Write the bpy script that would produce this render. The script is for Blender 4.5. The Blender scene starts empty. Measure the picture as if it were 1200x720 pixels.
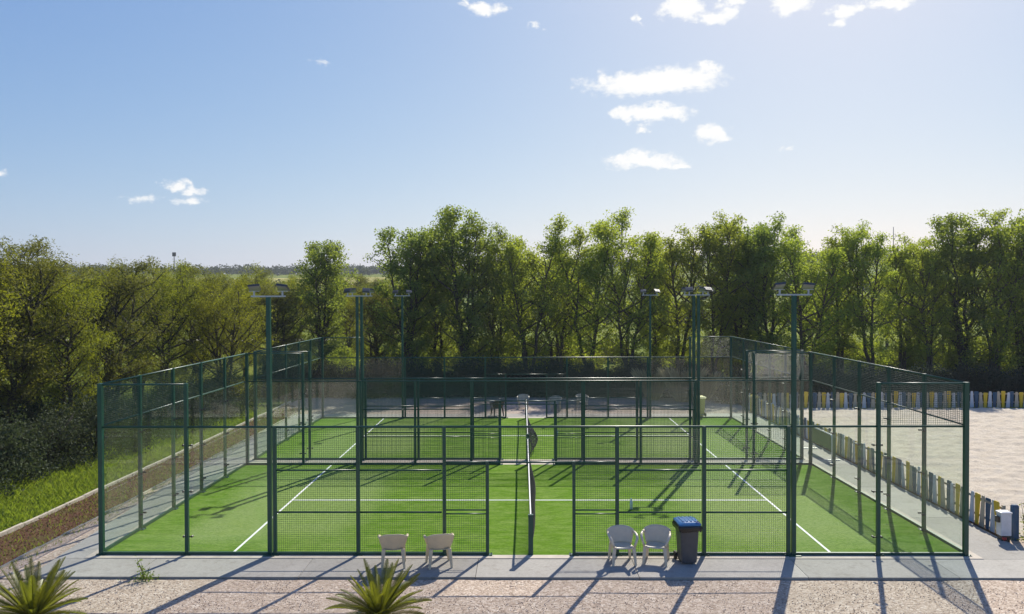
import bpy, bmesh, math, random
import numpy as np
from mathutils import Vector, Matrix
R = math.radians
random.seed(7)
scene = bpy.context.scene
col = scene.collection

# ---------------------------------------------------------------- camera
cam_d = bpy.data.cameras.new('camera'); cam = bpy.data.objects.new('camera', cam_d); col.objects.link(cam)
CAM = Vector((-0.183, -18.892, 6.022))
YAW, PITCH, ROLL = -0.0125062, -0.0141871, -0.0030304
fw = Vector((math.sin(YAW)*math.cos(PITCH), math.cos(YAW)*math.cos(PITCH), math.sin(PITCH)))
rt = Vector((math.cos(YAW), -math.sin(YAW), 0)); up = rt.cross(fw)
rt2 = math.cos(ROLL)*rt + math.sin(ROLL)*up; up2 = -math.sin(ROLL)*rt + math.cos(ROLL)*up
M = Matrix((rt2, up2, -fw)).transposed().to_4x4(); M.translation = CAM
cam.matrix_world = M
cam_d.sensor_width = 36; cam_d.lens = 28.71; cam_d.clip_start = 0.1; cam_d.clip_end = 6000
scene.camera = cam

# ---------------------------------------------------------------- sun and sky
SUN_AZ, SUN_EL = R(21.8), R(39.7)          # azimuth from +Y towards +X
sun_d = bpy.data.lights.new('sun', 'SUN'); sun_d.energy = 4.4; sun_d.angle = R(0.53); sun_d.color = (1.0, 0.94, 0.83)
sun = bpy.data.objects.new('sun', sun_d); col.objects.link(sun)
to_sun = Vector((math.sin(SUN_AZ)*math.cos(SUN_EL), math.cos(SUN_AZ)*math.cos(SUN_EL), math.sin(SUN_EL)))
sun.rotation_euler = to_sun.to_track_quat('Z', 'Y').to_euler()
sun.location = (30, 60, 60)
scene.view_settings.view_transform = 'Standard'; scene.view_settings.look = 'None'
scene.view_settings.gamma = 1; scene.view_settings.use_curve_mapping = False
scene.view_settings.exposure = 0.6
scene.cycles.transparent_max_bounces = 48
scene.cycles.max_bounces = 8; scene.cycles.diffuse_bounces = 4; scene.cycles.glossy_bounces = 3; scene.cycles.transmission_bounces = 6
scene.cycles.caustics_reflective = False; scene.cycles.caustics_refractive = False

world = bpy.data.worlds.new('World'); scene.world = world; world.use_nodes = True
wn, wl = world.node_tree.nodes, world.node_tree.links
wn.clear()

def build_world():
    out = wn.new('ShaderNodeOutputWorld'); bg = wn.new('ShaderNodeBackground')
    sky = wn.new('ShaderNodeTexSky'); sky.sky_type = 'NISHITA'; sky.sun_disc = False
    sky.sun_elevation = SUN_EL; sky.sun_rotation = SUN_AZ
    sky.altitude = 0; sky.air_density = 1.0; sky.dust_density = 1.0; sky.ozone_density = 3.0
    bg.inputs['Strength'].default_value = 0.1
    tc = wn.new('ShaderNodeTexCoord')
    sep = wn.new('ShaderNodeSeparateXYZ'); wl.new(tc.outputs['Generated'], sep.inputs[0])
    def math_(op, a, b=None, c=None):
        n = wn.new('ShaderNodeMath'); n.operation = op
        for i, v in enumerate((a, b, c)):
            if v is None: continue
            if isinstance(v, (int, float)): n.inputs[i].default_value = v
            else: wl.new(v, n.inputs[i])
        return n.outputs[0]
    az = math_('ARCTAN2', sep.outputs[0], sep.outputs[1])
    el = math_('ARCSINE', sep.outputs[2])
    com = wn.new('ShaderNodeCombineXYZ'); wl.new(az, com.inputs[0]); wl.new(el, com.inputs[1])
    # ragged cloud outlines: distort the direction by noise
    def noise(scale, detail, rough):
        mp = wn.new('ShaderNodeVectorMath'); mp.operation = 'MULTIPLY'; mp.inputs[1].default_value = (1, 1.5, 1)
        wl.new(com.outputs[0], mp.inputs[0])
        n = wn.new('ShaderNodeTexNoise'); n.inputs['Scale'].default_value = scale
        n.inputs['Detail'].default_value = detail; n.inputs['Roughness'].default_value = rough
        wl.new(mp.outputs[0], n.inputs['Vector']); return n
    n1 = noise(38, 6, .62)
    dv = wn.new('ShaderNodeVectorMath'); dv.operation = 'SUBTRACT'; wl.new(n1.outputs['Color'], dv.inputs[0]); dv.inputs[1].default_value = (.5, .5, .5)
    ds = wn.new('ShaderNodeVectorMath'); ds.operation = 'MULTIPLY'; wl.new(dv.outputs[0], ds.inputs[0]); ds.inputs[1].default_value = (.06, .026, 0)
    ad = wn.new('ShaderNodeVectorMath'); ad.operation = 'ADD'; wl.new(com.outputs[0], ad.inputs[0]); wl.new(ds.outputs[0], ad.inputs[1])
    # small fair-weather clouds: direction, half width, half height (degrees), opacity
    CL = [(765,97,68,12,1), (800,92,35,12,1), (832,80,14,5,.8), (703,92,12,8,.6), (768,132,38,8,1), (733,133,14,8,.9), (752,150,9,5,.7),
          (834,155,18,9,1), (755,189,38,8,1), (745,186,25,7,1), (790,194,12,3,.8), (800,8,22,12,1), (838,20,20,7,.9), (858,3,14,5,.8),
          (926,6,18,8,1), (990,12,16,6,.9), (1040,3,24,6,1), (985,26,9,5,.7), (567,11,20,6,.85), (545,2,8,4,.6), (628,28,6,4,.55), (751,22,4,6,.5),
          (208,218,14,6,.75), (228,224,12,5,.6), (224,237,14,4,.6), (165,234,14,4,.45), (375,72,10,3,.3), (3,200,8,3,.55), (920,175,5,3,.45)]
    LOBES = []
    for (xp, yp, w, h, op) in CL:
        d = (fw+(xp-600)/956.99*rt2-(yp-360)/956.99*up2).normalized()
        LOBES.append((math.degrees(math.atan2(d.x, d.y)), math.degrees(math.asin(d.z)), w*.084, h*.088, op))
    rn = random.Random(3)
    for k in range(16):      # the same small fair-weather clouds go on round the sky
        a0, e0 = rn.uniform(45, 320), rn.uniform(7, 38)
        w0 = rn.uniform(1.2, 3.4)
        LOBES.append((a0 if a0 < 180 else a0-360, e0, w0, w0*.28, .9))
    acc = None
    for (a, e, w, h, op) in LOBES:
        s = wn.new('ShaderNodeVectorMath'); s.operation = 'SUBTRACT'; wl.new(ad.outputs[0], s.inputs[0]); s.inputs[1].default_value = (R(a), R(e), 0)
        m = wn.new('ShaderNodeVectorMath'); m.operation = 'MULTIPLY'; wl.new(s.outputs[0], m.inputs[0]); m.inputs[1].default_value = (1/R(w), 1/R(h), 0)
        l = wn.new('ShaderNodeVectorMath'); l.operation = 'LENGTH'; wl.new(m.outputs[0], l.inputs[0])
        v = math_('MULTIPLY_ADD', l.outputs['Value'], -op*1.15, op*1.15)
        acc = v if acc is None else math_('MAXIMUM', acc, v)
    n2 = noise(95, 5, .6)
    acc = math_('ADD', acc, math_('MULTIPLY_ADD', n2.outputs[0], 1.0, -.5))
    mr = wn.new('ShaderNodeMapRange'); mr.interpolation_type = 'SMOOTHSTEP'
    mr.inputs['From Min'].default_value = .0; mr.inputs['From Max'].default_value = .62; wl.new(acc, mr.inputs['Value'])
    mx = wn.new('ShaderNodeMix'); mx.data_type = 'RGBA'; wl.new(mr.outputs[0], mx.inputs['Factor'])
    sc_ = wn.new('ShaderNodeSeparateColor'); wl.new(sky.outputs[0], sc_.inputs[0]); cc_ = wn.new('ShaderNodeCombineColor')
    for k, (pw, gn) in enumerate(((1.02, .88), (.80, .82), (.42, .84))):      # grade of the whole sky
        wl.new(math_('MULTIPLY', math_('POWER', math_('MULTIPLY', sc_.outputs[k], .1), pw), gn*10/2**.55), cc_.inputs[k])
    wl.new(cc_.outputs[0], mx.inputs['A']); mx.inputs['B'].default_value = (6.7, 6.68, 6.6, 1)
    wl.new(mx.outputs['Result'], bg.inputs['Color']); wl.new(bg.outputs[0], out.inputs['Surface'])
build_world()

# ---------------------------------------------------------------- materials
MAT = {}
def new_mat(name):
    m = bpy.data.materials.new(name); m.use_nodes = True; MAT[name] = m
    nt = m.node_tree; b = nt.nodes['Principled BSDF']
    return m, nt.nodes, nt.links, b

def noise_node(n, l, scale, detail=4, rough=.55, stretch=None, space='pos'):
    if space == 'pos':
        g = n.new('ShaderNodeNewGeometry'); src = g.outputs['Position']
    else:
        g = n.new('ShaderNodeTexCoord'); src = g.outputs['Object']
    if stretch:
        v = n.new('ShaderNodeVectorMath'); v.operation = 'MULTIPLY'; v.inputs[1].default_value = stretch; l.new(src, v.inputs[0]); src = v.outputs[0]
    t = n.new('ShaderNodeTexNoise'); t.inputs['Scale'].default_value = scale; t.inputs['Detail'].default_value = detail; t.inputs['Roughness'].default_value = rough
    l.new(src, t.inputs['Vector']); return t

def ramp(n, l, src, stops):
    r = n.new('ShaderNodeValToRGB'); e = r.color_ramp.elements
    while len(e) < len(stops): e.new(.5)
    for k, (p, c) in enumerate(stops):
        e[k].position = p; e[k].color = (*c, 1) if len(c) == 3 else c
    l.new(src, r.inputs[0]); return r

def mix(n, l, fac, a, b, mode='MIX'):
    x = n.new('ShaderNodeMix'); x.data_type = 'RGBA'; x.blend_type = mode
    for sock, v in (('Factor', fac), ('A', a), ('B', b)):
        if isinstance(v, (int, float)): x.inputs[sock].default_value = v
        elif isinstance(v, tuple): x.inputs[sock].default_value = (*v, 1)
        else: l.new(v, x.inputs[sock])
    return x.outputs['Result']

def bump(n, l, b, src, strength, dist):
    p = n.new('ShaderNodeBump'); p.inputs['Strength'].default_value = strength; p.inputs['Distance'].default_value = dist
    l.new(src, p.inputs['Height']); l.new(p.outputs[0], b.inputs['Normal']); return p

def plain(name, c, rough=.5, metal=0., var=.12, scale=6, spec=.5, space='obj'):
    m, n, l, b = new_mat(name)
    t = noise_node(n, l, scale, 5, .6, space=space)
    lo = tuple(x*(1-var) for x in c); hi = tuple(min(1, x*(1+var)) for x in c)
    r = ramp(n, l, t.outputs[0], [(.3, lo), (.7, hi)])
    l.new(r.outputs[0], b.inputs['Base Color'])
    b.inputs['Roughness'].default_value = rough; b.inputs['Metallic'].default_value = metal
    b.inputs['Specular IOR Level'].default_value = spec
    return m

plain('green_steel', (.006, .062, .042), .38, var=.25, scale=3)
plain('wire', (.010, .055, .040), .36, var=.1, spec=.4)
plain('dark_fitting', (.012, .014, .014), .4)
plain('galvanised', (.42, .43, .44), .28, .7, .15, 20)
plain('lamp_housing', (.10, .105, .115), .30, .6, .1, 10)
plain('lamp_glass', (.22, .23, .25), .10, 0, .05, 5)
plain('white_tape', (.78, .78, .74), .7)
plain('net_thread', (.012, .016, .014), .75)
plain('court_paint', (.80, .82, .78), .8, var=.08, scale=30)
plain('chair_cream', (.66, .55, .36), .42, var=.06, scale=9)
plain('chair_white', (.66, .575, .43), .42, var=.06, scale=9)
plain('chair_brown', (.09, .055, .035), .5, var=.25, scale=9)
plain('bin_grey', (.075, .075, .078), .5, var=.15)
plain('bin_lid_sky_tint', (.04, .16, .36), .18, var=.1)  # blue sky reflection of a dark glossy lid put into its colour
plain('bin_bag', (.008, .008, .009), .3)
plain('bin_yellow', (.62, .50, .12), .5, var=.1)
plain('rubber', (.012, .012, .012), .7)
plain('bottle_plastic', (.72, .78, .82), .15)
plain('bottle_cap', (.05, .2, .55), .4)
plain('box_white', (.66, .67, .68), .45)
plain('red_plastic', (.40, .02, .03), .4)
plain('canvas_green', (.030, .085, .040), .8, var=.2)
plain('tube_white', (.72, .72, .70), .35)
plain('bark', (.085, .065, .045), .9, var=.45, scale=14)
plain('bark_dark', (.055, .045, .035), .9, var=.45, scale=14)
plain('kerb_concrete', (.46, .41, .32), .9, var=.22, scale=9, space='pos')

def wood_paint(name, c, wear):
    m, n, l, b = new_mat(name)
    t = noise_node(n, l, 9, 6, .65, (1, 1, .18)); r = ramp(n, l, t.outputs[0], [(.42, (0, 0, 0)), (.66, (1, 1, 1))])
    t2 = noise_node(n, l, 60, 3, .6, (1, 1, .1))
    c2 = mix(n, l, t2.outputs[0], tuple(x*.8 for x in c), tuple(min(1, x*1.15) for x in c))
    w = n.new('ShaderNodeMath'); w.operation = 'MULTIPLY'; w.inputs[1].default_value = wear; l.new(r.outputs[0], w.inputs[0])
    l.new(mix(n, l, w.outputs[0], c2, (.30, .25, .19)), b.inputs['Base Color']); b.inputs['Roughness'].default_value = .75
    bump(n, l, b, t2.outputs[0], .3, .004)
wood_paint('board_yellow', (.70, .47, .010), .22)
wood_paint('board_blue', (.018, .075, .15), .2)
wood_paint('board_pale', (.58, .61, .66), .25)
wood_paint('board_cream', (.55, .46, .33), .45)
wood_paint('board_rail', (.33, .30, .25), .5)

def mk_concrete():
    m, n, l, b = new_mat('concrete')
    t = noise_node(n, l, .9, 6, .6); t2 = noise_node(n, l, 14, 6, .7); t3 = noise_node(n, l, 160, 2, .5)
    c = ramp(n, l, t.outputs[0], [(.3, (.325, .305, .27)), (.7, (.42, .395, .35))]).outputs[0]
    c = mix(n, l, .35, c, ramp(n, l, t2.outputs[0], [(.3, (.23, .215, .19)), (.7, (.50, .47, .415))]).outputs[0])
    t4 = noise_node(n, l, 3.2, 7, .72)
    c = mix(n, l, ramp(n, l, t4.outputs[0], [(.52, (0, 0, 0)), (.72, (.55, .55, .55))]).outputs[0], c, (.20, .18, .15))
    oi = n.new('ShaderNodeObjectInfo')
    mr = n.new('ShaderNodeMapRange'); mr.inputs['To Min'].default_value = .86; mr.inputs['To Max'].default_value = 1.1; l.new(oi.outputs['Random'], mr.inputs['Value'])
    v = n.new('ShaderNodeVectorMath'); v.operation = 'SCALE'; l.new(c, v.inputs[0]); l.new(mr.outputs[0], v.inputs['Scale'])
    l.new(v.outputs[0], b.inputs['Base Color']); b.inputs['Roughness'].default_value = .85; b.inputs['Specular IOR Level'].default_value = .25
    bump(n, l, b, t3.outputs[0], .25, .004)
mk_concrete()
plain('footing', (.50, .44, .36), .9, var=.15, scale=3, space='pos')

def mk_gravel(name, stops, vor_scale, amp):
    m, n, l, b = new_mat(name)
    g = n.new('ShaderNodeNewGeometry')
    vo = n.new('ShaderNodeTexVoronoi'); vo.inputs['Scale'].default_value = vor_scale; l.new(g.outputs['Position'], vo.inputs['Vector'])
    sp = n.new('ShaderNodeSeparateColor'); l.new(vo.outputs['Color'], sp.inputs[0])
    c = ramp(n, l, sp.outputs[0], stops).outputs[0]
    t = noise_node(n, l, .7, 6, .62); t2 = noise_node(n, l, 6, 5, .65)
    c = mix(n, l, ramp(n, l, t.outputs[0], [(.35, (.0, .0, .0)), (.7, (.55, .55, .55))]).outputs[0], c, (.42, .335, .255))
    c = mix(n, l, ramp(n, l, t2.outputs[0], [(.4, (0, 0, 0)), (.75, (.4, .4, .4))]).outputs[0], c, (.32, .245, .185))
    l.new(c, b.inputs['Base Color']); b.inputs['Roughness'].default_value = .9; b.inputs['Specular IOR Level'].default_value = .15
    bump(n, l, b, vo.outputs['Distance'], .6, amp)
mk_gravel('gravel', [(.0, (.23, .165, .12)), (.3, (.45, .345, .26)), (.7, (.56, .445, .345)), (1, (.76, .66, .54))], 27, -.014)
mk_gravel('yard_gravel', [(.0, (.22, .17, .14)), (.4, (.36, .29, .24)), (1, (.47, .40, .34))], 25, -.015)

def mk_turf():
    m, n, l, b = new_mat('artificial_turf')
    st = noise_node(n, l, 1.0, 6, .65, (.55, 5, 1)); fine = noise_node(n, l, 26, 5, .7, (.5, 1.3, 1)); big = noise_node(n, l, .35, 4, .5)
    c = ramp(n, l, st.outputs[0], [(.3, (.102, .205, .011)), (.7, (.155, .282, .022))]).outputs[0]
    mid = noise_node(n, l, 5, 6, .72, (.55, 2.4, 1))
    c = mix(n, l, ramp(n, l, mid.outputs[0], [(.38, (.75, .75, .75)), (.5, (.15, .15, .15)), (.64, (0, 0, 0))]).outputs[0], c, (.060, .140, .007))
    c = mix(n, l, ramp(n, l, mid.outputs[0], [(.52, (0, 0, 0)), (.68, (.6, .6, .6))]).outputs[0], c, (.20, .32, .05))
    # sunlit glass veil painted paler into the pile, with some wear (in court coordinates)
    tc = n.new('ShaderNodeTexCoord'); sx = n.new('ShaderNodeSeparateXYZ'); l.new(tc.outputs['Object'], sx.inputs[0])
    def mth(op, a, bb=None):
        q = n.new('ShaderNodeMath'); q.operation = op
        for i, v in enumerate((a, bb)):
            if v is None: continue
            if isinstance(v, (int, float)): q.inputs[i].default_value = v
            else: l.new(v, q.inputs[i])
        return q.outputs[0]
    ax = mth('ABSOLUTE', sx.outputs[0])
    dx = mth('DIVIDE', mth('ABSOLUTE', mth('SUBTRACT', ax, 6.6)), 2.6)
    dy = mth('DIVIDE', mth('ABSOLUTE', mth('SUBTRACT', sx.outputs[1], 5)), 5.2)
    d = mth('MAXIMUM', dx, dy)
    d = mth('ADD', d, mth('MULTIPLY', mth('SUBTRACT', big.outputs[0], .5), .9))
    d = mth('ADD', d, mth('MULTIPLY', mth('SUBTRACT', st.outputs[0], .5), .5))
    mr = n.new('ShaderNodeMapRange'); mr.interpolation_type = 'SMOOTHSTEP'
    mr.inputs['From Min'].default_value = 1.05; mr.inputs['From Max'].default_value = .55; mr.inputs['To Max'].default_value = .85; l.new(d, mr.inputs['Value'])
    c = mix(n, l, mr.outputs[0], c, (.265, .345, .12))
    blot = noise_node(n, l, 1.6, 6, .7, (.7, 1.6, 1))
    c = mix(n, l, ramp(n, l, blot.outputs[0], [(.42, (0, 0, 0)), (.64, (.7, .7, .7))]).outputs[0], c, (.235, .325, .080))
    c = mix(n, l, ramp(n, l, fine.outputs[0], [(.4, (0, 0, 0)), (.62, (.6, .6, .6))]).outputs[0], c, (.058, .138, .008))
    l.new(c, b.inputs['Base Color']); b.inputs['Roughness'].default_value = .85; b.inputs['Specular IOR Level'].default_value = .02
    bump(n, l, b, fine.outputs[0], .8, .02)
mk_turf()

def mk_sand():
    m, n, l, b = new_mat('beach_sand')
    t = noise_node(n, l, 2.2, 7, .68); t2 = noise_node(n, l, 11, 5, .7, (1, .6, 1)); t3 = noise_node(n, l, .25, 3, .5)
    c = ramp(n, l, t.outputs[0], [(.3, (.52, .445, .345)), (.7, (.68, .60, .49))]).outputs[0]
    c = mix(n, l, ramp(n, l, t2.outputs[0], [(.55, (0, 0, 0)), (.75, (.6, .6, .6))]).outputs[0], c, (.36, .28, .20))
    l.new(c, b.inputs['Base Color']); b.inputs['Roughness'].default_value = .95; b.inputs['Specular IOR Level'].default_value = .05
    bump(n, l, b, t2.outputs[0], 1.0, .08)
mk_sand()

def mk_soil():
    m, n, l, b = new_mat('soil')
    t = noise_node(n, l, 18, 6, .7); t2 = noise_node(n, l, 1.2, 4, .6)
    c = ramp(n, l, t.outputs[0], [(.3, (.065, .034, .022)), (.55, (.135, .072, .045)), (.8, (.23, .15, .095))]).outputs[0]
    c = mix(n, l, ramp(n, l, t2.outputs[0], [(.45, (0, 0, 0)), (.65, (.6, .6, .6))]).outputs[0], c, (.10, .095, .035))
    l.new(c, b.inputs['Base Color']); b.inputs['Roughness'].default_value = .95; b.inputs['Specular IOR Level'].default_value = .05
    bump(n, l, b, t.outputs[0], 1, .04)
mk_soil()

def mk_ground():
    m, n, l, b = new_mat('meadow')
    t = noise_node(n, l, .05, 6, .6); t2 = noise_node(n, l, 1.7, 6, .7)
    c = ramp(n, l, t.outputs[0], [(.35, (.10, .14, .016)), (.55, (.19, .225, .028)), (.7, (.26, .255, .055))]).outputs[0]
    c = mix(n, l, ramp(n, l, t2.outputs[0], [(.4, (0, 0, 0)), (.7, (.7, .7, .7))]).outputs[0], c, (.055, .085, .015))
    l.new(c, b.inputs['Base Color']); b.inputs['Roughness'].default_value = .95; b.inputs['Specular IOR Level'].default_value = .05
    bump(n, l, b, t2.outputs[0], 1, .15)
    m, n, l, b = new_mat('crop_field')
    t = noise_node(n, l, .3, 5, .6)
    l.new(ramp(n, l, t.outputs[0], [(.3, (.30, .28, .075)), (.7, (.40, .36, .12))]).outputs[0], b.inputs['Base Color']); b.inputs['Roughness'].default_value = .95; b.inputs['Specular IOR Level'].default_value = .05
    m, n, l, b = new_mat('pale_track')
    t = noise_node(n, l, .8, 5, .6)
    l.new(ramp(n, l, t.outputs[0], [(.3, (.45, .40, .34)), (.7, (.56, .52, .46))]).outputs[0], b.inputs['Base Color']); b.inputs['Roughness'].default_value = .95; b.inputs['Specular IOR Level'].default_value = .05
mk_ground()

def mk_leaf(name, dark, light, trans, tfac=.45, rough=.6):
    m = bpy.data.materials.new(name); m.use_nodes = True; MAT[name] = m
    n, l = m.node_tree.nodes, m.node_tree.links; n.clear()
    out = n.new('ShaderNodeOutputMaterial'); g = n.new('ShaderNodeNewGeometry'); oi = n.new('ShaderNodeObjectInfo')
    r = ramp(n, l, g.outputs['Random Per Island'], [(0, dark), (1, light)]).outputs[0]
    hs = n.new('ShaderNodeHueSaturation'); l.new(r, hs.inputs['Color'])
    mr = n.new('ShaderNodeMapRange'); mr.inputs['To Min'].default_value = .465; mr.inputs['To Max'].default_value = .515; l.new(oi.outputs['Random'], mr.inputs['Value']); l.new(mr.outputs[0], hs.inputs['Hue'])
    mr2 = n.new('ShaderNodeMapRange'); mr2.inputs['To Min'].default_value = .85; mr2.inputs['To Max'].default_value = 1.15; l.new(oi.outputs['Random'], mr2.inputs['Value']); l.new(mr2.outputs[0], hs.inputs['Value'])
    d = n.new('ShaderNodeBsdfDiffuse'); l.new(hs.outputs[0], d.inputs['Color'])
    t = n.new('ShaderNodeBsdfTranslucent'); tm = mix(n, l, .55, hs.outputs[0], trans); l.new(tm, t.inputs['Color'])
    ms = n.new('ShaderNodeMixShader'); ms.inputs[0].default_value = tfac; l.new(d.outputs[0], ms.inputs[1]); l.new(t.outputs[0], ms.inputs[2])
    gl = n.new('ShaderNodeBsdfGlossy'); gl.inputs['Roughness'].default_value = rough; gl.inputs['Color'].default_value = (.8, .85, .8, 1)
    m2 = n.new('ShaderNodeMixShader'); m2.inputs[0].default_value = .03; l.new(ms.outputs[0], m2.inputs[1]); l.new(gl.outputs[0], m2.inputs[2])
    l.new(m2.outputs[0], out.inputs['Surface'])
mk_leaf('leaf_poplar', (.095, .148, .018), (.20, .275, .038), (.62, .70, .05), .56)
mk_leaf('leaf_dark', (.075, .124, .022), (.165, .232, .044), (.48, .58, .05), .54)
mk_leaf('leaf_willow', (.072, .096, .009), (.178, .202, .020), (.48, .52, .02), .52)
mk_leaf('leaf_olive', (.056, .070, .014), (.140, .152, .030), (.34, .36, .03), .47)
mk_leaf('leaf_bush', (.10, .13, .010), (.20, .24, .024), (.46, .50, .02), .5)
mk_leaf('leaf_shrub', (.024, .038, .016), (.065, .090, .040), (.08, .11, .03), .3, .75)
mk_leaf('leaf_hedge', (.012, .024, .016), (.034, .054, .034), (.03, .05, .02), .2, .6)
mk_leaf('grass_blade', (.08, .14, .012), (.19, .26, .03), (.38, .48, .03), .45)
mk_leaf('palm_leaf', (.055, .078, .008), (.14, .160, .018), (.34, .36, .02), .42, .4)
mk_leaf('dead_leaf', (.06, .03, .018), (.17, .09, .05), (.2, .1, .05), .2)
mk_leaf('straw', (.22, .18, .09), (.42, .36, .20), (.4, .33, .15), .35)
mk_leaf('far_leaf', (.030, .045, .018), (.060, .080, .028), (.08, .1, .02), .3)
mk_leaf('pebble', (.20, .15, .12), (.56, .48, .41), (.3, .25, .2), 0.0)

def mk_glass():
    m = bpy.data.materials.new('court_glass'); m.use_nodes = True; MAT['court_glass'] = m
    n, l = m.node_tree.nodes, m.node_tree.links; n.clear()
    out = n.new('ShaderNodeOutputMaterial')
    tr = n.new('ShaderNodeBsdfTransparent'); tr.inputs[0].default_value = (.955, .98, .965, 1)
    gl = n.new('ShaderNodeBsdfGlossy'); gl.inputs['Roughness'].default_value = 0.01
    lw = n.new('ShaderNodeLayerWeight'); lw.inputs['Blend'].default_value = .5
    p = n.new('ShaderNodeMath'); p.operation = 'POWER'; l.new(lw.outputs['Facing'], p.inputs[0]); p.inputs[1].default_value = 5.0
    f = n.new('ShaderNodeMath'); f.operation = 'MULTIPLY_ADD'; l.new(p.outputs[0], f.inputs[0]); f.inputs[1].default_value = .55; f.inputs[2].default_value = .025
    ms = n.new('ShaderNodeMixShader'); l.new(f.outputs[0], ms.inputs[0]); l.new(tr.outputs[0], ms.inputs[1]); l.new(gl.outputs[0], ms.inputs[2])
    # a film of dust on the panes
    t = noise_node(n, l, 2.2, 6, .7)
    df = n.new('ShaderNodeBsdfDiffuse'); df.inputs[0].default_value = (.5, .48, .44, 1)
    tl = n.new('ShaderNodeBsdfTranslucent'); tl.inputs[0].default_value = (.6, .58, .52, 1)
    dm = n.new('ShaderNodeMixShader'); dm.inputs[0].default_value = .6; l.new(df.outputs[0], dm.inputs[1]); l.new(tl.outputs[0], dm.inputs[2])
    mr = n.new('ShaderNodeMapRange'); mr.inputs['From Min'].default_value = .3; mr.inputs['From Max'].default_value = .75
    mr.inputs['To Min'].default_value = .004; mr.inputs['To Max'].default_value = .02; l.new(t.outputs[0], mr.inputs['Value'])
    m2 = n.new('ShaderNodeMixShader'); l.new(mr.outputs[0], m2.inputs[0]); l.new(ms.outputs[0], m2.inputs[1]); l.new(dm.outputs[0], m2.inputs[2])
    l.new(m2.outputs[0], out.inputs['Surface'])
mk_glass()

# ---------------------------------------------------------------- mesh helpers
def tag(o, label=None, cat=None, group=None, kind=None):
    if label: o['label'] = label
    if cat: o['category'] = cat
    if group: o['group'] = group
    if kind: o['kind'] = kind
    return o

def obj(name, me, mat=None, parent=None, loc=(0, 0, 0), rot=(0, 0, 0), scale=None):
    if mat and not me.materials: me.materials.append(MAT[mat])
    o = bpy.data.objects.new(name, me); col.objects.link(o)
    o.location = loc; o.rotation_euler = rot
    if scale is not None: o.scale = scale if hasattr(scale, '__len__') else (scale,)*3
    if parent: o.parent = parent
    return o

def empty(name, loc=(0, 0, 0), rz=0, scale=1):
    o = bpy.data.objects.new(name, None); col.objects.link(o); o.location = loc; o.rotation_euler = (0, 0, rz); o.scale = (scale,)*3
    o.empty_display_size = .2
    return o

def copy_tree(o, parent=None):
    c = o.copy(); col.objects.link(c); c.parent = parent
    for ch in list(o.children): copy_tree(ch, c)
    return c

class MB:
    def __init__(s): s.v = []; s.f = []
    def box(s, x0, x1, y0, y1, z0, z1):
        k = len(s.v)
        s.v += [(x0, y0, z0), (x1, y0, z0), (x1, y1, z0), (x0, y1, z0), (x0, y0, z1), (x1, y0, z1), (x1, y1, z1), (x0, y1, z1)]
        s.f += [tuple(k+i for i in q) for q in ((3, 2, 1, 0), (4, 5, 6, 7), (0, 1, 5, 4), (1, 2, 6, 5), (2, 3, 7, 6), (3, 0, 4, 7))]
        return s
    def loft(s, rings, cap=True):
        k = len(s.v); n = len(rings[0])
        for r in rings: s.v += [tuple(p) for p in r]
        for i in range(len(rings)-1):
            for j in range(n):
                a = k+i*n+j; b = k+i*n+(j+1) % n
                s.f.append((a, b, b+n, a+n))
        if cap:
            s.f.append(tuple(k+j for j in reversed(range(n)))); s.f.append(tuple(k+(len(rings)-1)*n+j for j in range(n)))
        return s
    def tube(s, pts, rad, sides=6, cap=True):
        pts = [Vector(p) for p in pts]; rings = []
        if not hasattr(rad, '__len__'): rad = [rad]*len(pts)
        ref = Vector((.3, .9, .2)).normalized()
        for i, p in enumerate(pts):
            t = (pts[min(i+1, len(pts)-1)]-pts[max(i-1, 0)]).normalized()
            a = t.cross(ref)
            if a.length < .05: a = t.cross(Vector((1, 0, 0)))
            a.normalize(); b = t.cross(a)
            rings.append([p+rad[i]*(math.cos(2*math.pi*j/sides)*a+math.sin(2*math.pi*j/sides)*b) for j in range(sides)])
        return s.loft(rings, cap)
    def grid(s, fn, nu, nv):
        k = len(s.v)
        for i in range(nu+1):
            for j in range(nv+1): s.v.append(tuple(fn(i/nu, j/nv)))
        for i in range(nu):
            for j in range(nv):
                a = k+i*(nv+1)+j; s.f.append((a, a+nv+1, a+nv+2, a+1))
        return s
    def mesh(s, name, smooth=False):
        me = bpy.data.meshes.new(name); me.from_pydata(s.v, [], s.f)
        if smooth: me.polygons.foreach_set('use_smooth', [True]*len(me.polygons))
        me.update(); return me

def rrect(w, d, z, r, n=3, cx=0, cy=0):
    pts = []
    for (sx, sy, a0) in ((1, 1, 0), (-1, 1, 90), (-1, -1, 180), (1, -1, 270)):
        for k in range(n+1):
            a = R(a0+90*k/n); pts.append((cx+sx*(w/2-r)+r*math.cos(a), cy+sy*(d/2-r)+r*math.sin(a), z))
    return pts

def np_mesh(name, verts, faces):
    """verts (N,3), faces (M,k) arrays"""
    me = bpy.data.meshes.new(name); verts = np.asarray(verts, np.float32); faces = np.asarray(faces, np.int32)
    m, k = faces.shape
    me.vertices.add(len(verts)); me.vertices.foreach_set('co', verts.ravel())
    me.loops.add(m*k); me.loops.foreach_set('vertex_index', faces.ravel())
    me.polygons.add(m); me.polygons.foreach_set('loop_start', np.arange(0, m*k, k, dtype=np.int32))
    me.update(calc_edges=True); return me

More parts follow.
